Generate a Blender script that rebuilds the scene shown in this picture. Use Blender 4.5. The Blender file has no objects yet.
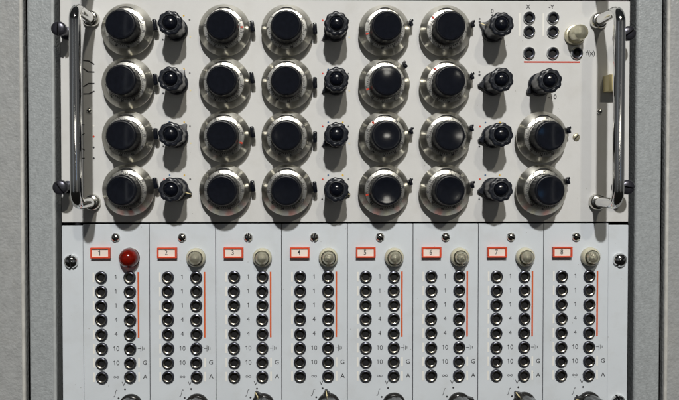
import bpy, bmesh, math, random
from mathutils import Vector, Matrix
random.seed(7)
S = 0.00085                      # one layout unit in metres (a 19 inch panel is 568 units wide)
def W(x, y, h=0.0):              # panel layout: x to the right, y down, h out of the panel -> world
    return Vector(((x-340)*S, -h*S, (222-y)*S))

# ------------------------------------------------------------------ scene, camera, light
sc = bpy.context.scene
COL = sc.collection
sc.render.engine = 'CYCLES'
vs = sc.view_settings
vs.view_transform = 'Standard'; vs.look = 'None'; vs.exposure = 0.0; vs.gamma = 1.0
vs.use_curve_mapping = False
cam = bpy.data.cameras.new('camera'); camo = bpy.data.objects.new('camera', cam); COL.objects.link(camo)
camo.location = W(312, 178, 720)
camo.rotation_euler = (math.radians(90-1.18), 0, math.radians(-1.02))
cam.sensor_width = 36; cam.lens = 720/679*36
cam.shift_x = (339.5-324.8)/679; cam.shift_y = (192.9-200)/679
cam.clip_start = 0.01; cam.clip_end = 50
sc.camera = camo
wd = bpy.data.worlds.new('World'); sc.world = wd; wd.use_nodes = True
wn = wd.node_tree; bg = wn.nodes['Background']
tc = wn.nodes.new('ShaderNodeTexCoord'); sp = wn.nodes.new('ShaderNodeSeparateXYZ'); rp = wn.nodes.new('ShaderNodeValToRGB')
mr = wn.nodes.new('ShaderNodeMapRange'); mr.inputs[1].default_value = -1; mr.inputs[2].default_value = 1
wn.links.new(tc.outputs['Generated'], sp.inputs[0]); wn.links.new(sp.outputs['Z'], mr.inputs[0]); wn.links.new(mr.outputs[0], rp.inputs[0])
rp.color_ramp.elements[0].color = (0.007, 0.0065, 0.006, 1); rp.color_ramp.elements[1].color = (0.020, 0.021, 0.022, 1)
for p_, c_ in ((0.43, (0.010, 0.010, 0.0095, 1)), (0.50, (0.085, 0.086, 0.086, 1)), (0.60, (0.075, 0.077, 0.08, 1)), (0.70, (0.015, 0.0155, 0.016, 1))):
    e_ = rp.color_ramp.elements.new(p_); e_.color = c_                  # bright horizon band added to lift the chrome, like a pale far wall
wn.links.new(rp.outputs[0], bg.inputs[0]); bg.inputs[1].default_value = 1.0

def area(name, pos, target, power, size, color, sy=None):
    l = bpy.data.lights.new(name, 'AREA'); l.energy = power; l.color = color
    if sy: l.shape = 'RECTANGLE'; l.size = size; l.size_y = sy
    else: l.shape = 'DISK'; l.size = size
    o = bpy.data.objects.new(name, l); COL.objects.link(o); o.location = pos
    o.rotation_euler = (target-pos).to_track_quat('-Z', 'Y').to_euler()
    return o
area('ceiling_lamp', W(345, -1830, 2600), W(345, 180), 71, 0.10, (1.0, 0.985, 0.95))
area('far_ceiling_lamp', W(2070, -5000, 7000), W(345, 180), 95, 0.26, (1.0, 0.93, 0.77))
area('added_side_light', W(-1500, -100, 2300), W(345, 180), 0.27, 0.30, (0.80, 0.90, 1.0), 1.4)  # this pair: unseen soft sources added for broad streaks in the chrome
area('added_side_light', W(1900, -100, 2300), W(345, 180), 0.27, 0.30, (1.0, 0.96, 0.88), 1.4)
area('added_streak_light', W(-700, -100, 2600), W(345, 180), 0.13, 0.035, (0.95, 0.98, 1.0), 1.4)  # this pair: unseen narrow sources added for bright lines on the handles
area('added_streak_light', W(1300, -100, 2600), W(345, 180), 0.13, 0.035, (1.0, 0.98, 0.94), 1.4)
area('room_blue_screen', W(2300, 108, 4000), W(345, 180), 0.10, 0.16, (0.10, 0.45, 1.0), 0.22)
area('room_lamp_behind', W(785, -105, 4000), W(345, 180), 1.1, 0.20, (1.0, 0.96, 0.86), 0.12)

# ------------------------------------------------------------------ materials
def mat(name, col, rough=0.5, metal=0.0, var=0.0, vscale=60, bump=0.0, bscale=400, spec=0.5, aniso=0.0, trans=0.0, ior=1.45, coat=0.0,
        rvar=0.0, spot=0.0, spotcol=(0.2, 0.19, 0.17), bdist=0.0004, sss=0.0):
    m = bpy.data.materials.new(name); m.use_nodes = True; nt = m.node_tree; N = nt.nodes; L = nt.links
    b = N['Principled BSDF']
    b.inputs['Base Color'].default_value = (*col, 1); b.inputs['Roughness'].default_value = rough
    b.inputs['Metallic'].default_value = metal; b.inputs['Specular IOR Level'].default_value = spec
    b.inputs['Transmission Weight'].default_value = trans; b.inputs['IOR'].default_value = ior
    b.inputs['Coat Weight'].default_value = coat; b.inputs['Coat Roughness'].default_value = 0.15
    t = N.new('ShaderNodeTexCoord'); src = t.outputs['Object']
    g = N.new('ShaderNodeNewGeometry'); src = g.outputs['Position']
    if var or spot:
        n = N.new('ShaderNodeTexNoise'); n.inputs['Scale'].default_value = vscale; n.inputs['Detail'].default_value = 6
        L.new(src, n.inputs['Vector'])
        r = N.new('ShaderNodeValToRGB'); r.color_ramp.elements[0].position = 0.3; r.color_ramp.elements[1].position = 0.7
        r.color_ramp.elements[0].color = (*[max(0, c*(1-var)) for c in col], 1)
        r.color_ramp.elements[1].color = (*[min(1, c*(1+var)) for c in col], 1)
        L.new(n.outputs['Fac'], r.inputs[0]); out = r.outputs[0]
        if spot:
            n2 = N.new('ShaderNodeTexNoise'); n2.inputs['Scale'].default_value = 420; n2.inputs['Detail'].default_value = 3
            L.new(src, n2.inputs['Vector'])
            r2 = N.new('ShaderNodeValToRGB'); r2.color_ramp.elements[0].position = 0.70; r2.color_ramp.elements[1].position = 0.80
            r2.color_ramp.elements[0].color = (0, 0, 0, 1); r2.color_ramp.elements[1].color = (spot, spot, spot, 1)
            L.new(n2.outputs['Fac'], r2.inputs[0])
            mx = N.new('ShaderNodeMixRGB'); L.new(r2.outputs[0], mx.inputs[0]); L.new(out, mx.inputs[1]); mx.inputs[2].default_value = (*spotcol, 1)
            out = mx.outputs[0]
        if spot:
            n3 = N.new('ShaderNodeTexNoise'); n3.inputs['Scale'].default_value = 48; n3.inputs['Detail'].default_value = 8; n3.inputs['Roughness'].default_value = 0.65
            L.new(src, n3.inputs['Vector'])
            r3 = N.new('ShaderNodeValToRGB'); r3.color_ramp.elements[0].position = 0.50; r3.color_ramp.elements[1].position = 0.74
            r3.color_ramp.elements[0].color = (0, 0, 0, 1); r3.color_ramp.elements[1].color = (.15, .15, .15, 1)
            L.new(n3.outputs['Fac'], r3.inputs[0])
            mx = N.new('ShaderNodeMixRGB'); L.new(r3.outputs[0], mx.inputs[0]); L.new(out, mx.inputs[1]); mx.inputs[2].default_value = (0.33, 0.30, 0.245, 1)
            out = mx.outputs[0]
            n4 = N.new('ShaderNodeTexVoronoi'); n4.inputs['Scale'].default_value = 95; L.new(src, n4.inputs['Vector'])
            r4 = N.new('ShaderNodeValToRGB'); r4.color_ramp.elements[0].position = 0.025; r4.color_ramp.elements[1].position = 0.05
            r4.color_ramp.elements[0].color = (.55, .55, .55, 1); r4.color_ramp.elements[1].color = (0, 0, 0, 1)
            L.new(n4.outputs['Distance'], r4.inputs[0])
            mx = N.new('ShaderNodeMixRGB'); L.new(r4.outputs[0], mx.inputs[0]); L.new(out, mx.inputs[1]); mx.inputs[2].default_value = (0.16, 0.15, 0.13, 1)
            out = mx.outputs[0]
        L.new(out, b.inputs['Base Color'])
    if rvar:
        n = N.new('ShaderNodeTexNoise'); n.inputs['Scale'].default_value = 180; n.inputs['Detail'].default_value = 5
        L.new(src, n.inputs['Vector'])
        q = N.new('ShaderNodeMapRange'); q.inputs[3].default_value = max(0.02, rough-rvar); q.inputs[4].default_value = rough+rvar
        oi = N.new('ShaderNodeObjectInfo'); md = N.new('ShaderNodeMath'); md.operation = 'MULTIPLY_ADD'; md.inputs[1].default_value = 0.5
        L.new(oi.outputs['Random'], md.inputs[0]); L.new(n.outputs['Fac'], md.inputs[2])
        q.inputs[1].default_value = 0.2; q.inputs[2].default_value = 1.3
        L.new(md.outputs[0], q.inputs[0]); L.new(q.outputs[0], b.inputs['Roughness'])
    if bump:
        n = N.new('ShaderNodeTexNoise'); n.inputs['Scale'].default_value = bscale; n.inputs['Detail'].default_value = 3
        L.new(src, n.inputs['Vector'])
        bp = N.new('ShaderNodeBump'); bp.inputs['Strength'].default_value = bump; bp.inputs['Distance'].default_value = bdist
        L.new(n.outputs['Fac'], bp.inputs['Height']); L.new(bp.outputs[0], b.inputs['Normal'])
    if aniso:
        b.inputs['Anisotropic'].default_value = aniso; b.inputs['Anisotropic Rotation'].default_value = 0.25
        tg = N.new('ShaderNodeTangent'); tg.direction_type = 'RADIAL'; tg.axis = 'Y'
        L.new(tg.outputs[0], b.inputs['Tangent'])
    return m
M = {}
M['panel'] = mat('warm_grey_paint', (0.60, 0.60, 0.594), 0.55, var=0.035, vscale=22, bump=0.10, bscale=900, spot=0.10, spec=0.3)
M['module'] = mat('cool_grey_paint', (0.59, 0.628, 0.668), 0.5, var=0.03, vscale=26, bump=0.08, bscale=900, spot=0.10, spec=0.3)
M['post'] = mat('blue_grey_hammer_paint', (0.315, 0.335, 0.345), 0.36, var=0.13, vscale=420, bump=0.65, bscale=620, bdist=0.0007, spec=0.45)
M['cabinet'] = mat('warm_grey_hammer_paint', (0.322, 0.330, 0.332), 0.38, var=0.09, vscale=170, bump=0.75, bscale=380, bdist=0.0009, spec=0.4, spot=0.25)
M['bead'] = mat('edge_highlight_paint', (0.50, 0.495, 0.47), 0.3, var=0.12, vscale=140, bump=0.3, bscale=500)  # lighter edge paint, the edge highlight put into the colour
M['bead_blue'] = mat('blue_edge_highlight_paint', (0.40, 0.42, 0.425), 0.3, var=0.12, vscale=140, bump=0.3, bscale=500)  # bluish version of the painted edge highlight
M['dark'] = mat('dark_interior', (0.012, 0.012, 0.016), 0.8)
M['edge'] = mat('bare_plate_edge', (0.22, 0.22, 0.21), 0.5, var=0.1)
M['brushed'] = mat('brushed_aluminium', (0.70, 0.685, 0.625), 0.29, 1.0, var=0.04, vscale=500, aniso=0.85)
M['scale_metal'] = mat('matte_scale_metal', (0.70, 0.69, 0.65), 0.40, 1.0, var=0.08, vscale=600, aniso=0.5)
M['chrome'] = mat('chrome', (0.72, 0.72, 0.71), 0.07, 1.0, rvar=0.05)
M['nickel'] = mat('nickel', (0.62, 0.61, 0.57), 0.2, 1.0, rvar=0.08)
M['nut'] = mat('bright_nut_metal', (0.60, 0.61, 0.62), 0.25, 1.0, rvar=0.08)
M['collar'] = mat('blackened_metal', (0.055, 0.058, 0.075), 0.24, 0.6, rvar=0.08)
M['contact'] = mat('contact_metal', (0.50, 0.47, 0.40), 0.24, 1.0, rvar=0.1)
M['blackgloss'] = mat('polished_black_plastic', (0.005, 0.006, 0.010), 0.10, var=0.2, vscale=300, spec=0.5, bump=0.008, bscale=900, rvar=0.03)
M['black'] = mat('black_plastic', (0.006, 0.007, 0.011), 0.42, var=0.2, vscale=300, spec=0.35, rvar=0.07)
M['gloss'] = mat('glossy_black_plastic', (0.004, 0.005, 0.009), 0.19, bump=0.03, bscale=800, rvar=0.05)
M['bakelite'] = mat('worn_bakelite', (0.013, 0.015, 0.021), 0.33, var=0.3, vscale=250, rvar=0.09)
M['wornknob'] = mat('worn_shiny_bakelite', (0.035, 0.034, 0.033), 0.2, 0.45, var=0.3, vscale=250, rvar=0.08)
M['rim'] = mat('dark_rim_plastic', (0.035, 0.038, 0.045), 0.4)
M['blackscrew'] = mat('blackened_screw', (0.06, 0.06, 0.075), 0.3, 0.7, rvar=0.1)
M['bore'] = mat('bore_black', (0.002, 0.002, 0.003), 0.7)
M['red'] = mat('red_frame_plastic', (0.64, 0.075, 0.03), 0.4, var=0.1)
M['card'] = mat('cream_card', (0.78, 0.70, 0.63), 0.7, var=0.05)
M['ink'] = mat('black_ink', (0.035, 0.035, 0.04), 0.6)
M['faint'] = mat('worn_ink', (0.09, 0.09, 0.10), 0.6)
M['redink'] = mat('red_ink', (0.56, 0.045, 0.015), 0.5, var=0.1)
M['orange'] = mat('orange_ink', (0.60, 0.11, 0.03), 0.5, var=0.12)
M['white'] = mat('white_ink', (0.76, 0.75, 0.71), 0.5, var=0.05)
M['yellow'] = mat('yellow_ink', (0.65, 0.42, 0.05), 0.5)
M['blue'] = mat('blue_ink', (0.03, 0.10, 0.22), 0.5)
M['greydot'] = mat('grey_ink', (0.10, 0.10, 0.10), 0.5)
M['paleyellow'] = mat('pale_yellow_ink', (0.72, 0.62, 0.35), 0.5)
M['lens'] = mat('clear_lens', (0.98, 0.965, 0.86), 0.03, trans=0.95)
M['lampshell'] = mat('frosted_lamp_shell', (0.82, 0.79, 0.61), 0.14, trans=0.35, rvar=0.08, var=0.05)
M['bulb'] = mat('bulb_holder', (0.86, 0.83, 0.70), 0.30, 0.85)
M['redlens'] = mat('red_lens', (0.66, 0.035, 0.012), 0.08, trans=0.88, coat=0.3)
M['redbulb'] = mat('red_bulb', (0.25, 0.012, 0.006), 0.3)
M['brass'] = mat('cream_brass', (0.72, 0.62, 0.34), 0.5, 0.15, var=0.08)
M['brassbase'] = mat('dull_brass', (0.62, 0.58, 0.43), 0.32, 0.7, rvar=0.1)

# ------------------------------------------------------------------ mesh helpers (layout units, -Y out)
def v3(x, h, z): return Vector((x*S, -h*S, z*S))
def finish(bm, name, m, angle=35):
    bmesh.ops.recalc_face_normals(bm, faces=bm.faces)
    me = bpy.data.meshes.new(name); bm.to_mesh(me); bm.free()
    for p in me.polygons: p.use_smooth = True
    me.set_sharp_from_angle(angle=math.radians(angle))
    if m: me.materials.append(m)
    return me
def lathe(bm, prof, n=32, fn=None, cap0=False, cap1=True, cx=0, cz=0):
    rings = []
    for (r, h) in prof:
        if r < 1e-6: rings.append([bm.verts.new(v3(cx, h, cz))]); continue
        ring = []
        for i in range(n):
            a = 2*math.pi*i/n; rr = r*(fn(a, h) if fn else 1)
            ring.append(bm.verts.new(v3(cx+rr*math.cos(a), h, cz+rr*math.sin(a))))
        rings.append(ring)
    for a, b in zip(rings, rings[1:]):
        for i in range(n):
            j = (i+1) % n
            if len(a) == 1 and len(b) == 1: continue
            if len(a) == 1: bm.faces.new((a[0], b[j], b[i]))
            elif len(b) == 1: bm.faces.new((a[i], a[j], b[0]))
            else: bm.faces.new((a[i], a[j], b[j], b[i]))
    if cap1 and len(rings[-1]) > 1: bm.faces.new(rings[-1])
    if cap0 and len(rings[0]) > 1: bm.faces.new(rings[0][::-1])
def box(bm, x0, x1, z0, z1, h0, h1, bev=0.0, seg=2):
    vs = [bm.verts.new(v3(x, h, z)) for x in (x0, x1) for h in (h0, h1) for z in (z0, z1)]
    fs = [(0,1,3,2), (4,6,7,5), (0,4,5,1), (2,3,7,6), (0,2,6,4), (1,5,7,3)]
    faces = [bm.faces.new([vs[i] for i in f]) for f in fs]
    if bev:
        es = list({e for f in faces for e in f.edges})
        bmesh.ops.bevel(bm, geom=es, offset=bev*S, segments=seg, affect='EDGES', profile=0.5)
def tube(bm, pts, r, n=20, caps=True):
    rings = []; prev = None
    for i, p in enumerate(pts):
        d = (pts[min(i+1, len(pts)-1)]-pts[max(i-1, 0)]).normalized()
        if prev is None: u = d.orthogonal().normalized()
        else: u = (prev-d*prev.dot(d)).normalized()
        prev = u; w = d.cross(u); rr = r[i] if isinstance(r, list) else r
        rings.append([bm.verts.new(p+(u*math.cos(2*math.pi*k/n)+w*math.sin(2*math.pi*k/n))*rr*S) for k in range(n)])
    for a, b in zip(rings, rings[1:]):
        for i in range(n):
            j = (i+1) % n; bm.faces.new((a[i], a[j], b[j], b[i]))
    if caps: bm.faces.new(rings[0][::-1]); bm.faces.new(rings[-1])
def hull(bm, pts):
    vs = [bm.verts.new(p) for p in pts]
    bmesh.ops.convex_hull(bm, input=vs)
    for v in [v for v in bm.verts if not v.link_faces]: bm.verts.remove(v)
def link(name, me, parent=None, x=0, z=0, h=0, roty=0.0):
    o = bpy.data.objects.new(name, me); COL.objects.link(o)
    if parent is not None: o.parent = parent
    o.location = v3(x, h, z); o.rotation_euler = (0, -roty, 0)      # roty: counter-clockwise seen from the front
    return o
def thing(name, label, cat, x, y, group=None):
    o = bpy.data.objects.new(name, None); COL.objects.link(o); o.empty_display_size = 0.01
    o.location = W(x, y); o['label'] = label; o['category'] = cat
    if group: o['group'] = group
    return o
def mk(name, m, fn, angle=35):
    bm = bmesh.new(); fn(bm); return finish(bm, name, m, angle)
TXT = {}
def text_mesh(body, size, m, bold=0.0, sx=1.0):
    k = (body, size, m.name, bold, sx)
    if k in TXT: return TXT[k]
    c = bpy.data.curves.new('lettering', 'FONT'); c.body = body; c.size = size*S/0.70; c.align_x = 'CENTER'; c.align_y = 'CENTER'
    c.offset = bold*S; c.resolution_u = 3
    o = bpy.data.objects.new('lettering', c); COL.objects.link(o)
    dg = bpy.context.evaluated_depsgraph_get(); me = bpy.data.meshes.new_from_object(o.evaluated_get(dg))
    COL.objects.unlink(o); bpy.data.objects.remove(o); bpy.data.curves.remove(c)
    me.transform(Matrix.Rotation(math.radians(90), 4, 'X') @ Matrix.Diagonal((sx, 1, 1, 1)))
    me.materials.clear(); me.materials.append(m); TXT[k] = me
    return me
def one_mesh(size, m, w, zero=False):
    k = ('one', size, m.name, w, zero)
    if k not in TXT:
        def f(bm):
            x = -size*.42 if zero else 0
            stroke(bm, [(x-size*.22, size*.28), (x+size*.05, size*.5), (x+size*.05, -size*.5)], w)
            if zero:
                P = [(size*.38+size*.27*math.cos(t), size*.5*math.sin(t)) for t in [2*math.pi*q/18 for q in range(19)]]
                stroke(bm, P, w)
        TXT[k] = mk('lettering', m, f)
    return TXT[k]
def flat(bm, pts, h=0.0): bm.faces.new([bm.verts.new(v3(x, h, z)) for x, z in pts])
def stroke(bm, pts, w, h=0.0):
    for (x0, z0), (x1, z1) in zip(pts, pts[1:]):
        d = Vector((x1-x0, z1-z0)); d.normalize(); n = Vector((-d.y, d.x))*w/2; e = d*w*0.2
        flat(bm, [(x0-n.x-e.x, z0-n.y-e.y), (x0+n.x-e.x, z0+n.y-e.y), (x1+n.x+e.x, z1+n.y+e.y), (x1-n.x+e.x, z1-n.y+e.y)], h); h += 0.01
def plate(name, x0, x1, y0, y1, thick, m, parent, px, py, bev=0.6):
    return link(name, mk(name, m, lambda bm: box(bm, x0-px, x1-px, py-y1, py-y0, -thick, 0, bev), 5), parent)
PR = 0.16                                                       # print sits this far proud of the paint

# ------------------------------------------------------------------ the rack
rk = thing('equipment_rack', 'grey hammer painted steel rack framing both sides of the pale panels', 'rack', 347, 300)
def post(bm, x0, x1, h0, h1, bev): box(bm, x0-347, x1-347, -300, 460, h0, h1, bev, 7)
link('mounting_post', mk('mounting_post', M['post'], lambda bm: post(bm, 30.3, 57.6, -18, 1.5, 3.2), 5), rk)
link('mounting_post', mk('mounting_post', M['post'], lambda bm: post(bm, 637.4, 664.0, -18, 1.5, 3.2), 5), rk)
link('cabinet_side', mk('cabinet_side', M['cabinet'], lambda bm: post(bm, -150, 27.4, -8, 3.0, 3.2), 5), rk)
link('cabinet_side', mk('cabinet_side', M['cabinet'], lambda bm: post(bm, 667.0, 850, -8, 3.0, 3.2), 5), rk)
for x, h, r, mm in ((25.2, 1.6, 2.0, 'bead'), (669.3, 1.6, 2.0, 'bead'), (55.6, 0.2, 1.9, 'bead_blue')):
    link('highlight_bead', mk('highlight_bead', M[mm], lambda bm: tube(bm, [v3(x-347, h, -300), v3(x-347, h, 460)], r, 24)), rk)  # lighter tubes sunk in the edges to stand for their highlight
link('back_plate', mk('back_plate', M['dark'], lambda bm: box(bm, -500, 500, -300, 460, -90, -82)), rk)

# ------------------------------------------------------------------ shared part meshes
def fine(a, h): return 1+0.014*math.cos(26*a)
def b_skirt(bm):
    lathe(bm, [(20.5, 0), (20.5, 6.2), (24.6, 6.8), (25.35, 7.4), (25.35, 9.2), (24.9, 9.8), (20.2, 15.4), (19.9, 15.6), (19.7, 15.2)], 72, cap1=False)
def b_ring(bm):
    lathe(bm, [(19.7, 14.4), (19.65, 15.7), (19.4, 16.0), (16.2, 16.9), (15.9, 16.7), (15.7, 14.6), (13.0, 14.6)], 72)
def b_cap(bm):
    lathe(bm, [(13.9, 14.6), (13.9, 19.0)], 52, cap1=False)
    lathe(bm, [(14.2, 19.0), (14.9, 19.3), (15.2, 20.0), (14.6, 31.6)], 104, fine, cap0=True, cap1=False)
    lathe(bm, [(14.6, 31.6), (14.45, 33.2), (14.1, 34.2), (13.4, 34.85), (12.7, 34.95), (12.5, 34.6), (12.4, 33.2)], 104, lambda a, h: fine(a, h) if h < 32 else 1)
def b_inset(bm):
    lathe(bm, [(12.55, 34.5), (12.45, 35.0), (11.8, 34.98), (9.6, 34.83), (7, 34.69), (3.5, 34.56), (0, 34.52)], 64)
def b_scale(bm):
    def rad(r): return 16.9-(r-16.2)*0.9/3.2+0.12
    for i in range(50):
        a = 2*math.pi*i/50; r0, r1 = 16.4, (17.2 if i % 5 else 17.6); w = 0.30
        c, s = math.cos(a), math.sin(a)
        ps = [(r0, -w), (r1, -w), (r1, w), (r0, w)]
        bm.faces.new([bm.verts.new(v3(r*c-t*s, rad(r), r*s+t*c)) for r, t in ps])
    for i in range(10):
        a = math.pi/2-2*math.pi*i/10
        me = text_mesh(str(i*10), 2.0, M['ink'], 0.09).copy(); b2 = bmesh.new(); b2.from_mesh(me)
        mt = Matrix.Rotation(math.pi/2-a, 4, 'Y') @ Matrix.Translation((0, 0, 18.4*S))
        for v in b2.verts:
            v.co = mt @ v.co; r = math.hypot(v.co.x, v.co.z)/S; v.co.y = -rad(min(r, 19.4))*S
        t = bpy.data.meshes.new('t'); b2.to_mesh(t); b2.free(); bm.from_mesh(t); bpy.data.meshes.remove(t); bpy.data.meshes.remove(me)
def b_window(bm):
    n = 14; a0, a1 = math.radians(64), math.radians(116); ra, rb = 21.35, 22.55
    P = []
    for i in range(n+1):
        a = a0+(a1-a0)*i/n; c, s = math.cos(a), math.sin(a)
        k = min(1.0, 3.0*min(i, n-i)/n); rb2 = ra+(rb-ra)*k
        P.append((v3(20.3*c, 15.9, 20.3*s), v3((20.3+(rb2-ra))*c, 15.2, (20.3+(rb2-ra))*s)))
    vv = [(bm.verts.new(a), bm.verts.new(b)) for a, b in P]
    for p, q in zip(vv, vv[1:]):
        try: bm.faces.new((p[0], q[0], q[1], p[1]))
        except ValueError: pass
def b_lever(bm):
    box(bm, 22.5, 26.6, -1.7, 1.7, 7.0, 9.4, 0.4)
    box(bm, 25.4, 29.6, -5.8, 5.6, 4.0, 11.5, 1.3, 3)
def b_lever_s(bm):
    box(bm, 22.5, 27.0, -1.3, 1.3, 7.0, 9.4, 0.4)
    box(bm, 25.9, 29.2, -3.0, 3.0, 4.0, 11, 0.9, 3)
    box(bm, 27.6, 30.6, 1.2, 3.8, 5.0, 10, 0.7, 2)
D_SK, D_RI, D_CA = mk('dial', M['brushed'], b_skirt, 30), mk('scale_ring', M['scale_metal'], b_ring, 30), mk('knob_cap', M['black'], b_cap, 40)
D_IN = mk('cap_inset', M['blackgloss'], b_inset, 60)
D_SC, D_WI = mk('printed_scale', M['ink'], b_scale), mk('window_slot', M['bore'], b_window)
D_LE, D_LS = mk('lock_lever', M['gloss'], b_lever, 45), mk('lock_lever', M['gloss'], b_lever_s, 45)
D_RM = mk('red_mark', M['redink'], lambda bm: flat(bm, [(16.4, -.7), (19.2, -.9), (19.2, .9), (16.4, .7)], 17.0))
def dial(parent, x, z, scale_rot, lever_deg, small, red=None):
    d = link('dial', D_SK, parent, x, z)
    link('scale_ring', D_RI, d); link('knob_cap', D_CA, d, roty=random.uniform(0, 6)); link('cap_inset', D_IN, d)
    link('printed_scale', D_SC, d, roty=scale_rot); link('window_slot', D_WI, d, roty=random.uniform(-.03, .03))
    link('lock_lever', D_LS if small else D_LE, d, roty=math.radians(lever_deg))
    if red is not None: link('red_mark', D_RM, d, roty=math.radians(red))
    return d

def scal(a, h):                                                  # ten lobes, fading out in the skirt
    k = 1.0 if h > 5 else 0.0
    return 1+k*(0.040*math.cos(9*a)-0.006*math.cos(18*a))
def b_knob(bm):
    lathe(bm, [(11.6, 0), (11.6, 2.6), (11.0, 3.6), (9.6, 4.4)], 90, cap1=False)
    lathe(bm, [(9.6, 4.4), (10.2, 7.0), (10.7, 18), (11.2, 26.0), (11.6, 28.0), (11.6, 31.4), (11.3, 32.4), (10.5, 33.0), (8.6, 33.3), (8.1, 33.0)], 90, scal, cap1=False)
    hull(bm, [v3(*p) for p in ((8.5, 0, -6), (8.5, 0, 6), (8.5, 5.2, -5), (8.5, 5.2, 5), (15.6, 0, -.9), (15.6, 0, .9), (15.3, 3.6, -.6), (15.3, 3.6, .6), (5, 5.5, -3), (5, 5.5, 3))])
def b_rimring(bm): lathe(bm, [(8.5, 32.7), (8.3, 33.6), (7.7, 33.9), (7.1, 33.3), (6.9, 31.8)], 48, cap1=True)
def b_dome(bm): lathe(bm, [(6.8, 31.8), (6.75, 33.0), (6.2, 34.2), (5.0, 35.3), (3.4, 36.1), (1.7, 36.5), (0, 36.6)], 40)
def b_inlay(bm): hull(bm, [v3(*p) for p in ((9.5, 5.25, -.55), (9.5, 5.25, .55), (15.2, 3.78, -.4), (15.2, 3.78, .4), (9.5, 5.0, 0), (15.2, 3.5, 0))])
K_BO, K_RI, K_DO, K_IN = mk('selector_knob', M['bakelite'], b_knob, 40), mk('rim', M['rim'], b_rimring), mk('centre_dome', M['gloss'], b_dome), mk('pointer_line', M['paleyellow'], b_inlay)
K_WO = mk('selector_knob', M['wornknob'], b_knob, 40)
def knob(parent, x, z, deg, inlay=False, worn=False):
    k = link('selector_knob', K_WO if worn else K_BO, parent, x, z, roty=math.radians(deg))
    link('rim', K_RI, k); link('centre_dome', K_DO, k)
    if inlay: link('pointer_line', K_IN, k)
    return k

def b_collar(bm): lathe(bm, [(6.1, 0), (6.1, 1.6), (5.8, 2.3), (5.5, 2.5), (4.8, 2.76)], 28, cap1=False)
def b_contact(bm): lathe(bm, [(4.85, 2.6), (4.75, 2.82), (4.45, 2.75), (3.75, 2.45), (3.5, 2.25), (3.35, 0.9)], 28, cap1=False)
def b_bore(bm): lathe(bm, [(3.42, 1.6), (3.3, 0.5), (3.2, 0.35), (0, 0.3)], 20)
def b_nutcollar(bm): lathe(bm, [(6.2, 0), (6.2, 1.4), (5.9, 2.1), (4.8, 2.78)], 28, cap1=False)
J_CO, J_CN, J_BO, J_NU = mk('jack', M['collar'], b_collar), mk('contact_sleeve', M['contact'], b_contact), mk('bore', M['bore'], b_bore), mk('jack', M['nut'], b_nutcollar)
J_CD = mk('contact_sleeve', M['collar'], b_contact)
def jack(parent, x, z, bright=False):
    j = link('jack', J_NU if bright else J_CO, parent, x, z)
    link('contact_sleeve', J_CD if bright else J_CN, j); link('bore', J_BO, j)

def b_screw(R, H, w, base):
    def f(bm):
        pts = []
        for k in range(6):
            t = math.pi/2*k/5; r = R*math.cos(t); h = base+H*math.sin(t)
            pts += [(r*math.cos(a), h, r*math.sin(a)) for a in [2*math.pi*i/26 for i in range(26)]]
        for sgn in (1, -1):
            side = [v3(x, h, z) for x, h, z in pts if x*sgn >= w]
            for k in range(7):
                zz = -1+2*k/6
                q = math.sqrt(max(0, 1-(w/R)**2)); z = zz*R*q
                hh = base+H*math.sqrt(max(0, 1-(w*w+z*z)/(R*R)))
                side += [v3(sgn*w, hh, z), v3(sgn*w, 0, z)]
            side += [v3(R*math.cos(a), 0, R*math.sin(a)) for a in [2*math.pi*i/26 for i in range(26)] if R*math.cos(a)*sgn >= w]
            b2 = bmesh.new(); hull(b2, side); t = bpy.data.meshes.new('t'); b2.to_mesh(t); b2.free(); bm.from_mesh(t); bpy.data.meshes.remove(t)
    return f
SLOT = {}
def screw(parent, me, x, z, deg, R, base, name='screw', h=0):
    o = link(name, me, parent, x, z, h, math.radians(deg))
    if R not in SLOT: SLOT[R] = mk('slot', M['bore'], lambda bm: lathe(bm, [(R*.95, 0), (R*.95, base*.6), (0, base*.6)], 24))  # black floor, the shade inside the slot put into its colour
    link('slot', SLOT[R], o); return o
SC_S = mk('screw', M['nickel'], b_screw(4.4, 3.0, 0.72, 0.9)); SC_L = mk('screw', M['chrome'], b_screw(7.0, 5.0, 1.0, 1.2))
SC_T = mk('screw', M['nickel'], b_screw(2.9, 2.2, 0.25, 0.6)); SC_B = mk('screw', M['brassbase'], b_screw(3.6, 1.1, 0.7, 1.0))
M_HD = mk('mounting_screw', M['blackscrew'], b_screw(7.1, 2.4, 0.7, 4.0), 40)
M_SH = mk('shank', M['blackscrew'], lambda bm: lathe(bm, [(6.2, 0), (6.2, 2), (4.0, 2.6), (4.0, 20.5)], 24))
def mount(parent, x, z, deg):
    s = screw(parent, M_HD, x, z, deg, 7.1, 4.0, 'mounting_screw', 20); link('shank', M_SH, s, 0, 0, -20)

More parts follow.
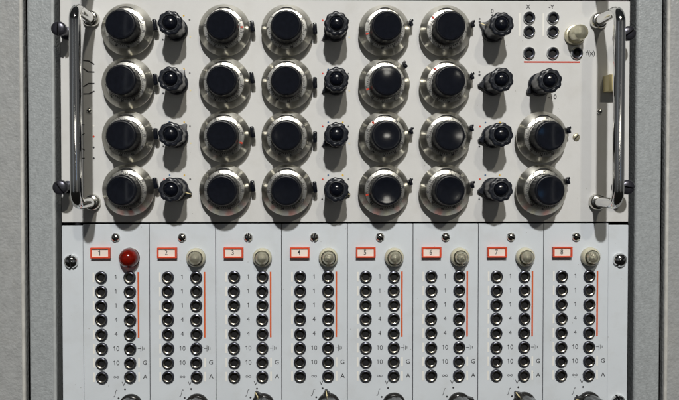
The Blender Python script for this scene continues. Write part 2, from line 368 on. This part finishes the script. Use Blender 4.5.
def b_lampbase(bm): lathe(bm, [(9.4, 0), (9.6, 1.0), (9.6, 3.4), (9.2, 5.0), (8.3, 6.4), (7.3, 7.2), (6.9, 7.1), (6.7, 6.2), (6.7, 1.0), (0, 0.8)], 40)
def b_lamplens(bm): lathe(bm, [(6.5, 1.6), (6.5, 9.6), (6.3, 11.4), (5.6, 12.9), (4.4, 14.0), (2.9, 14.7), (1.4, 15.0), (0, 15.1)], 40, cap0=True)
def b_bulb(bm): lathe(bm, [(4.7, 2.4), (4.7, 9.0), (4.4, 10.2), (3.4, 11.2), (1.8, 11.8), (0, 12.0)], 24, cap0=True)
def b_redlens(bm): lathe(bm, [(9.0, 0.8), (9.6, 2.0), (9.8, 5.0), (9.3, 8.0), (8.0, 11.0), (6.0, 13.2), (3.4, 14.6), (1.6, 15.0), (0, 15.1)], 40, cap0=True)
L_CO = mk('collar', M['nickel'], lambda bm: lathe(bm, [(7.5, 6.9), (7.45, 7.5), (7.0, 7.8), (6.6, 7.5), (6.55, 6.9)], 40, cap1=False))
L_BA, L_LE, L_BU = mk('indicator_lamp', M['lampshell'], b_lampbase), mk('lens', M['lens'], b_lamplens), mk('bulb', M['bulb'], b_bulb)
def b_redbase(bm): lathe(bm, [(9.9, 0), (9.9, 0.7), (0, 0.7)], 40)
L_RB, L_RL, L_RU = mk('indicator_lamp', M['nickel'], b_redbase), mk('lens', M['redlens'], b_redlens), mk('bulb', M['redbulb'], b_bulb)
def b_bigbase(bm): lathe(bm, [(10.2, 0), (10.2, 3.4), (9.6, 4.6), (8.4, 5.0), (8.2, 4.4), (0, 4.2)], 40)
def b_biglens(bm): lathe(bm, [(8.1, 4.3), (8.0, 14), (7.6, 17.5), (6.4, 20.0), (4.6, 21.6), (2.4, 22.4), (0, 22.6)], 40, cap0=True)
def b_bigbulb(bm): lathe(bm, [(5.2, 4.5), (5.2, 13), (4.6, 15.5), (2.6, 17), (0, 17.4)], 24, cap0=True)

DOT = {k: mk('colour_dot', M[k], lambda bm: lathe(bm, [(1.05, 0), (0, 0.02)], 12)) for k in ('redink', 'blue', 'yellow', 'greydot', 'paleyellow', 'ink', 'white')}
def dot(parent, x, z, k, sc=1.0):
    o = link('colour_dot', DOT[k], parent, x, z, PR); o.scale = (sc, 1, sc); return o
def words(parent, body, size, x, z, m='ink', bold=0.06, sx=1.0):
    return link('lettering', text_mesh(body, size, M[m], bold, sx), parent, x, z, PR)
def bar(parent, name, x0, x1, z0, z1, m):
    return link(name, mk(name, M[m], lambda bm: flat(bm, [(x0, z0), (x1, z0), (x1, z1), (x0, z1)])), parent, 0, 0, PR)

# ------------------------------------------------------------------ handles
def handle(parent, x, z0, z1):
    pts = []; H = 51; r = 12
    pts += [v3(x, h, z0) for h in (0, 6, 14, 24, H-r)]
    for k in range(1, 9):
        t = math.pi/2*k/8; pts.append(v3(x, H-r+r*math.sin(t), z0+r*(1-math.cos(t))))
    n = 14
    for k in range(1, n): pts.append(v3(x, H, z0+r+(z1-z0-2*r)*k/n))
    for k in range(0, 9):
        t = math.pi/2*k/8; pts.append(v3(x, H-r+r*math.cos(t), z1-r+r*math.sin(t)))
    pts += [v3(x, h, z1) for h in (24, 14, 6, 0)]
    o = link('handle', mk('handle', M['chrome'], lambda bm: tube(bm, pts, 5.3, 28), 60), parent)
    for z in (z0, z1):
        link('ferrule', FER, o, x, z)
FER = mk('ferrule', M['nickel'], lambda bm: lathe(bm, [(8.2, 0), (8.2, 3.6), (7.6, 5.4), (6.4, 6.4), (5.2, 6.6)], 36))

# ------------------------------------------------------------------ the dial panel
PX, PY = 347, 222
dp = thing('dial_panel', 'tall pale grey panel crowded with round metal dials and black knobs between two chrome handles', 'control panel', PX, PY)
def pz(y): return PY-y
def pxx(x): return x-PX
plate('face_plate', 63.0, 631.0, 0.9, 222.0, 4, M['panel'], dp, PX, PY, 0.5)
ROW = [31.0, 83.8, 136.4, 189.2]; DROW = [33.0, 85.2, 137.5, 189.8]
DC = [131.3, 226.3, 287.5, 383.2, 443.8, 539.9]
levers = [10, 8, 6, 14, 8, 12, 10, 8, 4, 2, 0, 6, 16, 42, 12, 16, 14, 16, 18, 10, 14, 18]
reds = {4: 5, 6: -20, 12: 195, 13: 200, 14: 130, 15: 195, 16: 140, 17: 130}
i = 0
for c, x in enumerate(DC):
    for r, y in enumerate(DROW):
        if c == 5 and r < 2: continue
        dial(dp, pxx(x), pz(y), random.uniform(0, 6.28), levers[i], c >= 3, reds.get(i)); i += 1
KC = [177.6, 335.5, 493.2]
kang = [[100, 62, 52, -18], [216, 214, 216, -20], [152, 186, 196, 188]]
ring6 = [(-12.8, 10, 'redink'), (-7.3, 14, 'blue'), (7.3, 14, 'yellow'), (13, 10, 'greydot'), (13.7, -7, 'paleyellow'), (-13.3, -10, 'ink')]
for c, x in enumerate(KC):
    for r, y in enumerate(ROW):
        knob(dp, pxx(x), pz(y), kang[c][r], (c, r) in ((0, 3), (1, 3), (2, 0)))
        if c < 2 or r > 1:
            for dx, dz, k in ring6:
                if c == 2 and dx > 10: continue
                dot(dp, pxx(x)+dx, pz(y)+dz, k, random.uniform(.75, .95))
        else:
            dot(dp, pxx(x)-13.6, pz(y)+9, 'ink', 1.1); dot(dp, pxx(x)-13.6, pz(y)+12, 'greydot', 0.9)
            if r == 0: dot(dp, pxx(x)-1, pz(y)+15.5, 'ink'); words(dp, '0', 4.2, pxx(x)-1, pz(y)+19.6, 'ink')
knob(dp, pxx(540.0), pz(84.5), 212)
words(dp, '-10', 4.6, pxx(553.2), pz(96.6), 'ink', 0.1)
for x in (94.0, 598.6): handle(dp, pxx(x), pz(202), pz(21))
for x, y, d in ((69.6, 35, 0), (69.8, 187, 35), (619.5, 37.5, -52), (619.5, 187, 80)): mount(dp, pxx(x), pz(y), d)
# jack group, lamp and print at the upper right
for x in (529.1, 553.1):
    for y in (17.8, 31.7, 53.1): jack(dp, pxx(x), pz(y), True)
jack(dp, pxx(577.2), pz(53.1), True)
for x in (519.6, 543.6): bar(dp, 'white_bar', pxx(x)-.9, pxx(x)+.9, pz(36), pz(13), 'white')
bar(dp, 'red_line', pxx(524.2), pxx(580.8), pz(62.6), pz(61.1), 'redink')
words(dp, 'X', 4.2, pxx(528.2), pz(7), 'ink', 0.08); words(dp, '-Y', 4.2, pxx(551.5), pz(7), 'ink', 0.08); words(dp, 'f(x)', 4.6, pxx(591.6), pz(53), 'ink', 0.08)
lb = link('indicator_lamp', mk('indicator_lamp', M['brassbase'], b_bigbase), dp, pxx(574.8), pz(35.2))
lb['label'] = 'tall clear lamp on a dull brass base'
link('lens', mk('lens', M['lens'], b_biglens), lb); link('bulb', mk('bulb', M['bulb'], b_bigbulb), lb)
for x, y in ((91.2, 111.2), (601.0, 111.2)): screw(dp, SC_T, pxx(x), pz(y), 90, 2.9, .6)
screw(dp, SC_B, pxx(577.4), pz(136.8), -42, 3.6, 1.0)
lt = link('catch_block', mk('catch_block', M['brass'], lambda bm: box(bm, 604.3-PX, 615-PX, PY-92.0, PY-76.0, 0, 14.5, 0.4)), dp)
link('catch_hook', mk('catch_hook', M['blackscrew'], lambda bm: box(bm, 615.2-PX, 620.8-PX, PY-93.5, PY-76.0, 0, 12.0, 0.4)), dp)
# switch signs and colour key beside the left handle
for pts in ([(85.6, 61.6), (91, 62.2), (96.2, 65.4)], [(85.6, 69.5), (90, 72.8), (96.2, 73)], [(85.6, 87.4), (90.5, 84.2), (96.2, 84.2)], [(85.6, 94.6), (91, 94.4), (96.2, 91.8)]):
    link('switch_sign', mk('switch_sign', M['ink'], lambda bm: stroke(bm, [(pxx(a), pz(b)) for a, b in pts], 1.3)), dp, 0, 0, PR)
for y, k in ((126, 'white'), (136.8, 'redink'), (147.6, 'ink'), (158.2, 'ink')):
    dot(dp, pxx(95.2), pz(y), k, 1.0)
for y, t in ((125.2, 0), (134.6, .8), (149.4, -.8), (158.2, 0)):
    link('switch_sign', mk('switch_sign', M['ink'], lambda bm: stroke(bm, [(pxx(83.2), pz(y)-t), (pxx(86.2), pz(y)+t)], 0.9)), dp, 0, 0, PR)

# ------------------------------------------------------------------ the panel above (only its edge line and its handles' shadows show)
ap = thing('blank_panel', 'pale grey panel edge above the dial panel', 'panel', PX, -1)
plate('face_plate', 63.0, 631.0, -150, -0.7, 4, M['panel'], ap, PX, -1, 0.5)
for x in (94.0, 598.6): handle(ap, pxx(x), -1+20, -1+130)

# ------------------------------------------------------------------ the amplifier modules
PITCH = 65.932; names = ['first', 'second', 'third', 'fourth', 'fifth', 'sixth', 'seventh', 'eighth']
H_FR = None
def b_frame(bm):
    x0, x1, z0, z1, w = -9.8, 9.8, -5.3, 5.3, 1.5
    for a in ((x0, x1, z1-w, z1), (x0, x1, z0, z0+w), (x0, x0+w, z0+w, z1-w), (x1-w-.4, x1, z0+w, z1-w)): box(bm, *a, 0, 4.2, 0.25, 1)
H_FR = mk('label_holder', M['red'], b_frame); H_CA = mk('card', M['card'], lambda bm: box(bm, -8.28, 7.88, -3.78, 3.78, 0, 2.8))
G_SY = mk('ground_sign', M['ink'], lambda bm: [stroke(bm, p, .55) for p in ([(-3.6, 0), (-.6, 0)], [(-.6, -3), (-.6, 3)], [(1.0, -2), (1.0, 2)], [(2.5, -1.1), (2.5, 1.1)])])
I_SY = mk('integral_sign', M['faint'], lambda bm: stroke(bm, [(-2.0, -3.2), (-1.2, -3.4), (-.5, -2.2), (.5, 2.2), (1.2, 3.4), (2.0, 3.0)], .55))
W_BR = mk('white_bar', M['white'], lambda bm: flat(bm, [(-.85, -4.8), (.85, -4.8), (.85, 4.8), (-.85, 4.8)]))
O_LN = mk('orange_line', M['orange'], lambda bm: flat(bm, [(-.85, -33), (.85, -33), (.85, 33), (-.85, 33)]))
INF = mk('infinity_sign', M['faint'], lambda bm: stroke(bm, [(2.6*math.cos(t)/(1+math.sin(t)**2), 2.4*math.sin(t)*math.cos(t)/(1+math.sin(t)**2)) for t in [2*math.pi*k/24 for k in range(25)]], .42))
kdeg = [184, 172, 118, 100, 300, 20, 128, 162]
sdeg = [20, 35, -8, -12, 40, 70, 55, 65]
for k in range(8):
    X = 102.2+PITCH*k; Y0 = 276.8
    lab = ['first jack module from the left, numbered 1, with the red lamp', 'second jack module from the left, numbered 2, beside the red-lamp module',
           'third jack module from the left, numbered 3, with a clear lamp', 'fourth jack module from the left, numbered 4, just left of centre',
           'fifth jack module from the left, numbered 5, just right of centre', 'sixth jack module, numbered 6, third from the right end',
           'seventh jack module, numbered 7, second from the right end', 'rightmost jack module, numbered 8, beside the right blank strip'][k]
    m = thing('plug_in_module', lab, 'module', X, Y0, 'narrow jack modules in the lower row')
    zz = lambda y: Y0-y
    plate('face_plate', X-18.1, X+47.2, 223.6+(0.0 if k else 0.1), 470, 4, M['module'], m, X, Y0, 0.35)
    screw(m, SC_S, 14.3, zz(237.2), sdeg[k], 4.4, .9)
    hd = link('label_holder', H_FR, m, -.2, zz(252.4)); link('card', H_CA, hd)
    link('numeral', text_mesh(str(k+1), 5.0, M['ink'], 0.03, 0.85) if k else one_mesh(5.0, M['ink'], 0.75), hd, -.8, 0, 2.95)
    if k == 0:
        l = link('indicator_lamp', L_RB, m, 28.3, zz(257.2)); l['label'] = 'red indicator lamp'
        link('lens', L_RL, l); link('bulb', L_RU, l)
    else:
        l = link('indicator_lamp', L_BA, m, 28.3, zz(257.2)); link('lens', L_LE, l); link('bulb', L_BU, l); link('collar', L_CO, l)
    for r in range(8):
        z = -14.3276*r
        jj = lambda: random.uniform(-.22, .22)
        jack(m, jj(), z+jj()); jack(m, 28.2+jj(), z+jj())
        link('white_bar', W_BR, m, -8.0, z, PR)
        if r > 5: link('white_bar', W_BR, m, 36.7, z, PR)
        if r in (3, 4): words(m, '4', 4.4, 14.1, z+.2, 'ink', 0.0)
        elif r < 7: link('lettering', one_mesh(4.2, M['ink'], 0.55, r > 4), m, 14.1, z+.2, PR)
        else: link('infinity_sign', INF, m, 14.1, z, PR)
    link('orange_line', O_LN, m, 36.4, zz(304.6), PR)
    link('ground_sign', G_SY, m, 39.2, -14.3276*5, PR)
    words(m, 'G', 4.4, 42.6, -14.3276*6, 'ink', 0.04); words(m, 'A', 4.4, 42.8, -14.3276*7, 'ink', 0.04)
    words(m, 'V', 4.4, 21.3, zz(384.2), 'ink', 0.0); dot(m, 22.6, zz(389.4), 'ink', .95)
    link('integral_sign', I_SY, m, 13.0, zz(393.5), PR); dot(m, 16.2, zz(398.4), 'ink', .95)
    knob(m, 28.6, zz(405.5), kdeg[k], k in (2, 3, 6, 7), True)
fl = thing('filler_strip', 'narrow blank strip with a chrome screw, left of module 1', 'filler panel', 73.5, 300, 'blank strips beside the modules')
plate('face_plate', 63.0, 83.7, 225.2, 470, 4, M['module'], fl, 73.5, 300, 0.5)
screw(fl, SC_L, -1.0, 300-261, 5, 7.0, 1.2); screw(fl, SC_L, -1.0, 300-412, 40, 7.0, 1.2)
fr = thing('filler_strip', 'narrow blank strip with a chrome screw, right of module 8', 'filler panel', 620.5, 300, 'blank strips beside the modules')
plate('face_plate', 611.0, 631.2, 225.2, 470, 4, M['module'], fr, 620.5, 300, 0.5)
screw(fr, SC_L, 1.8, 300-260.5, -28, 7.0, 1.2); screw(fr, SC_L, 1.4, 300-404, 20, 7.0, 1.2)
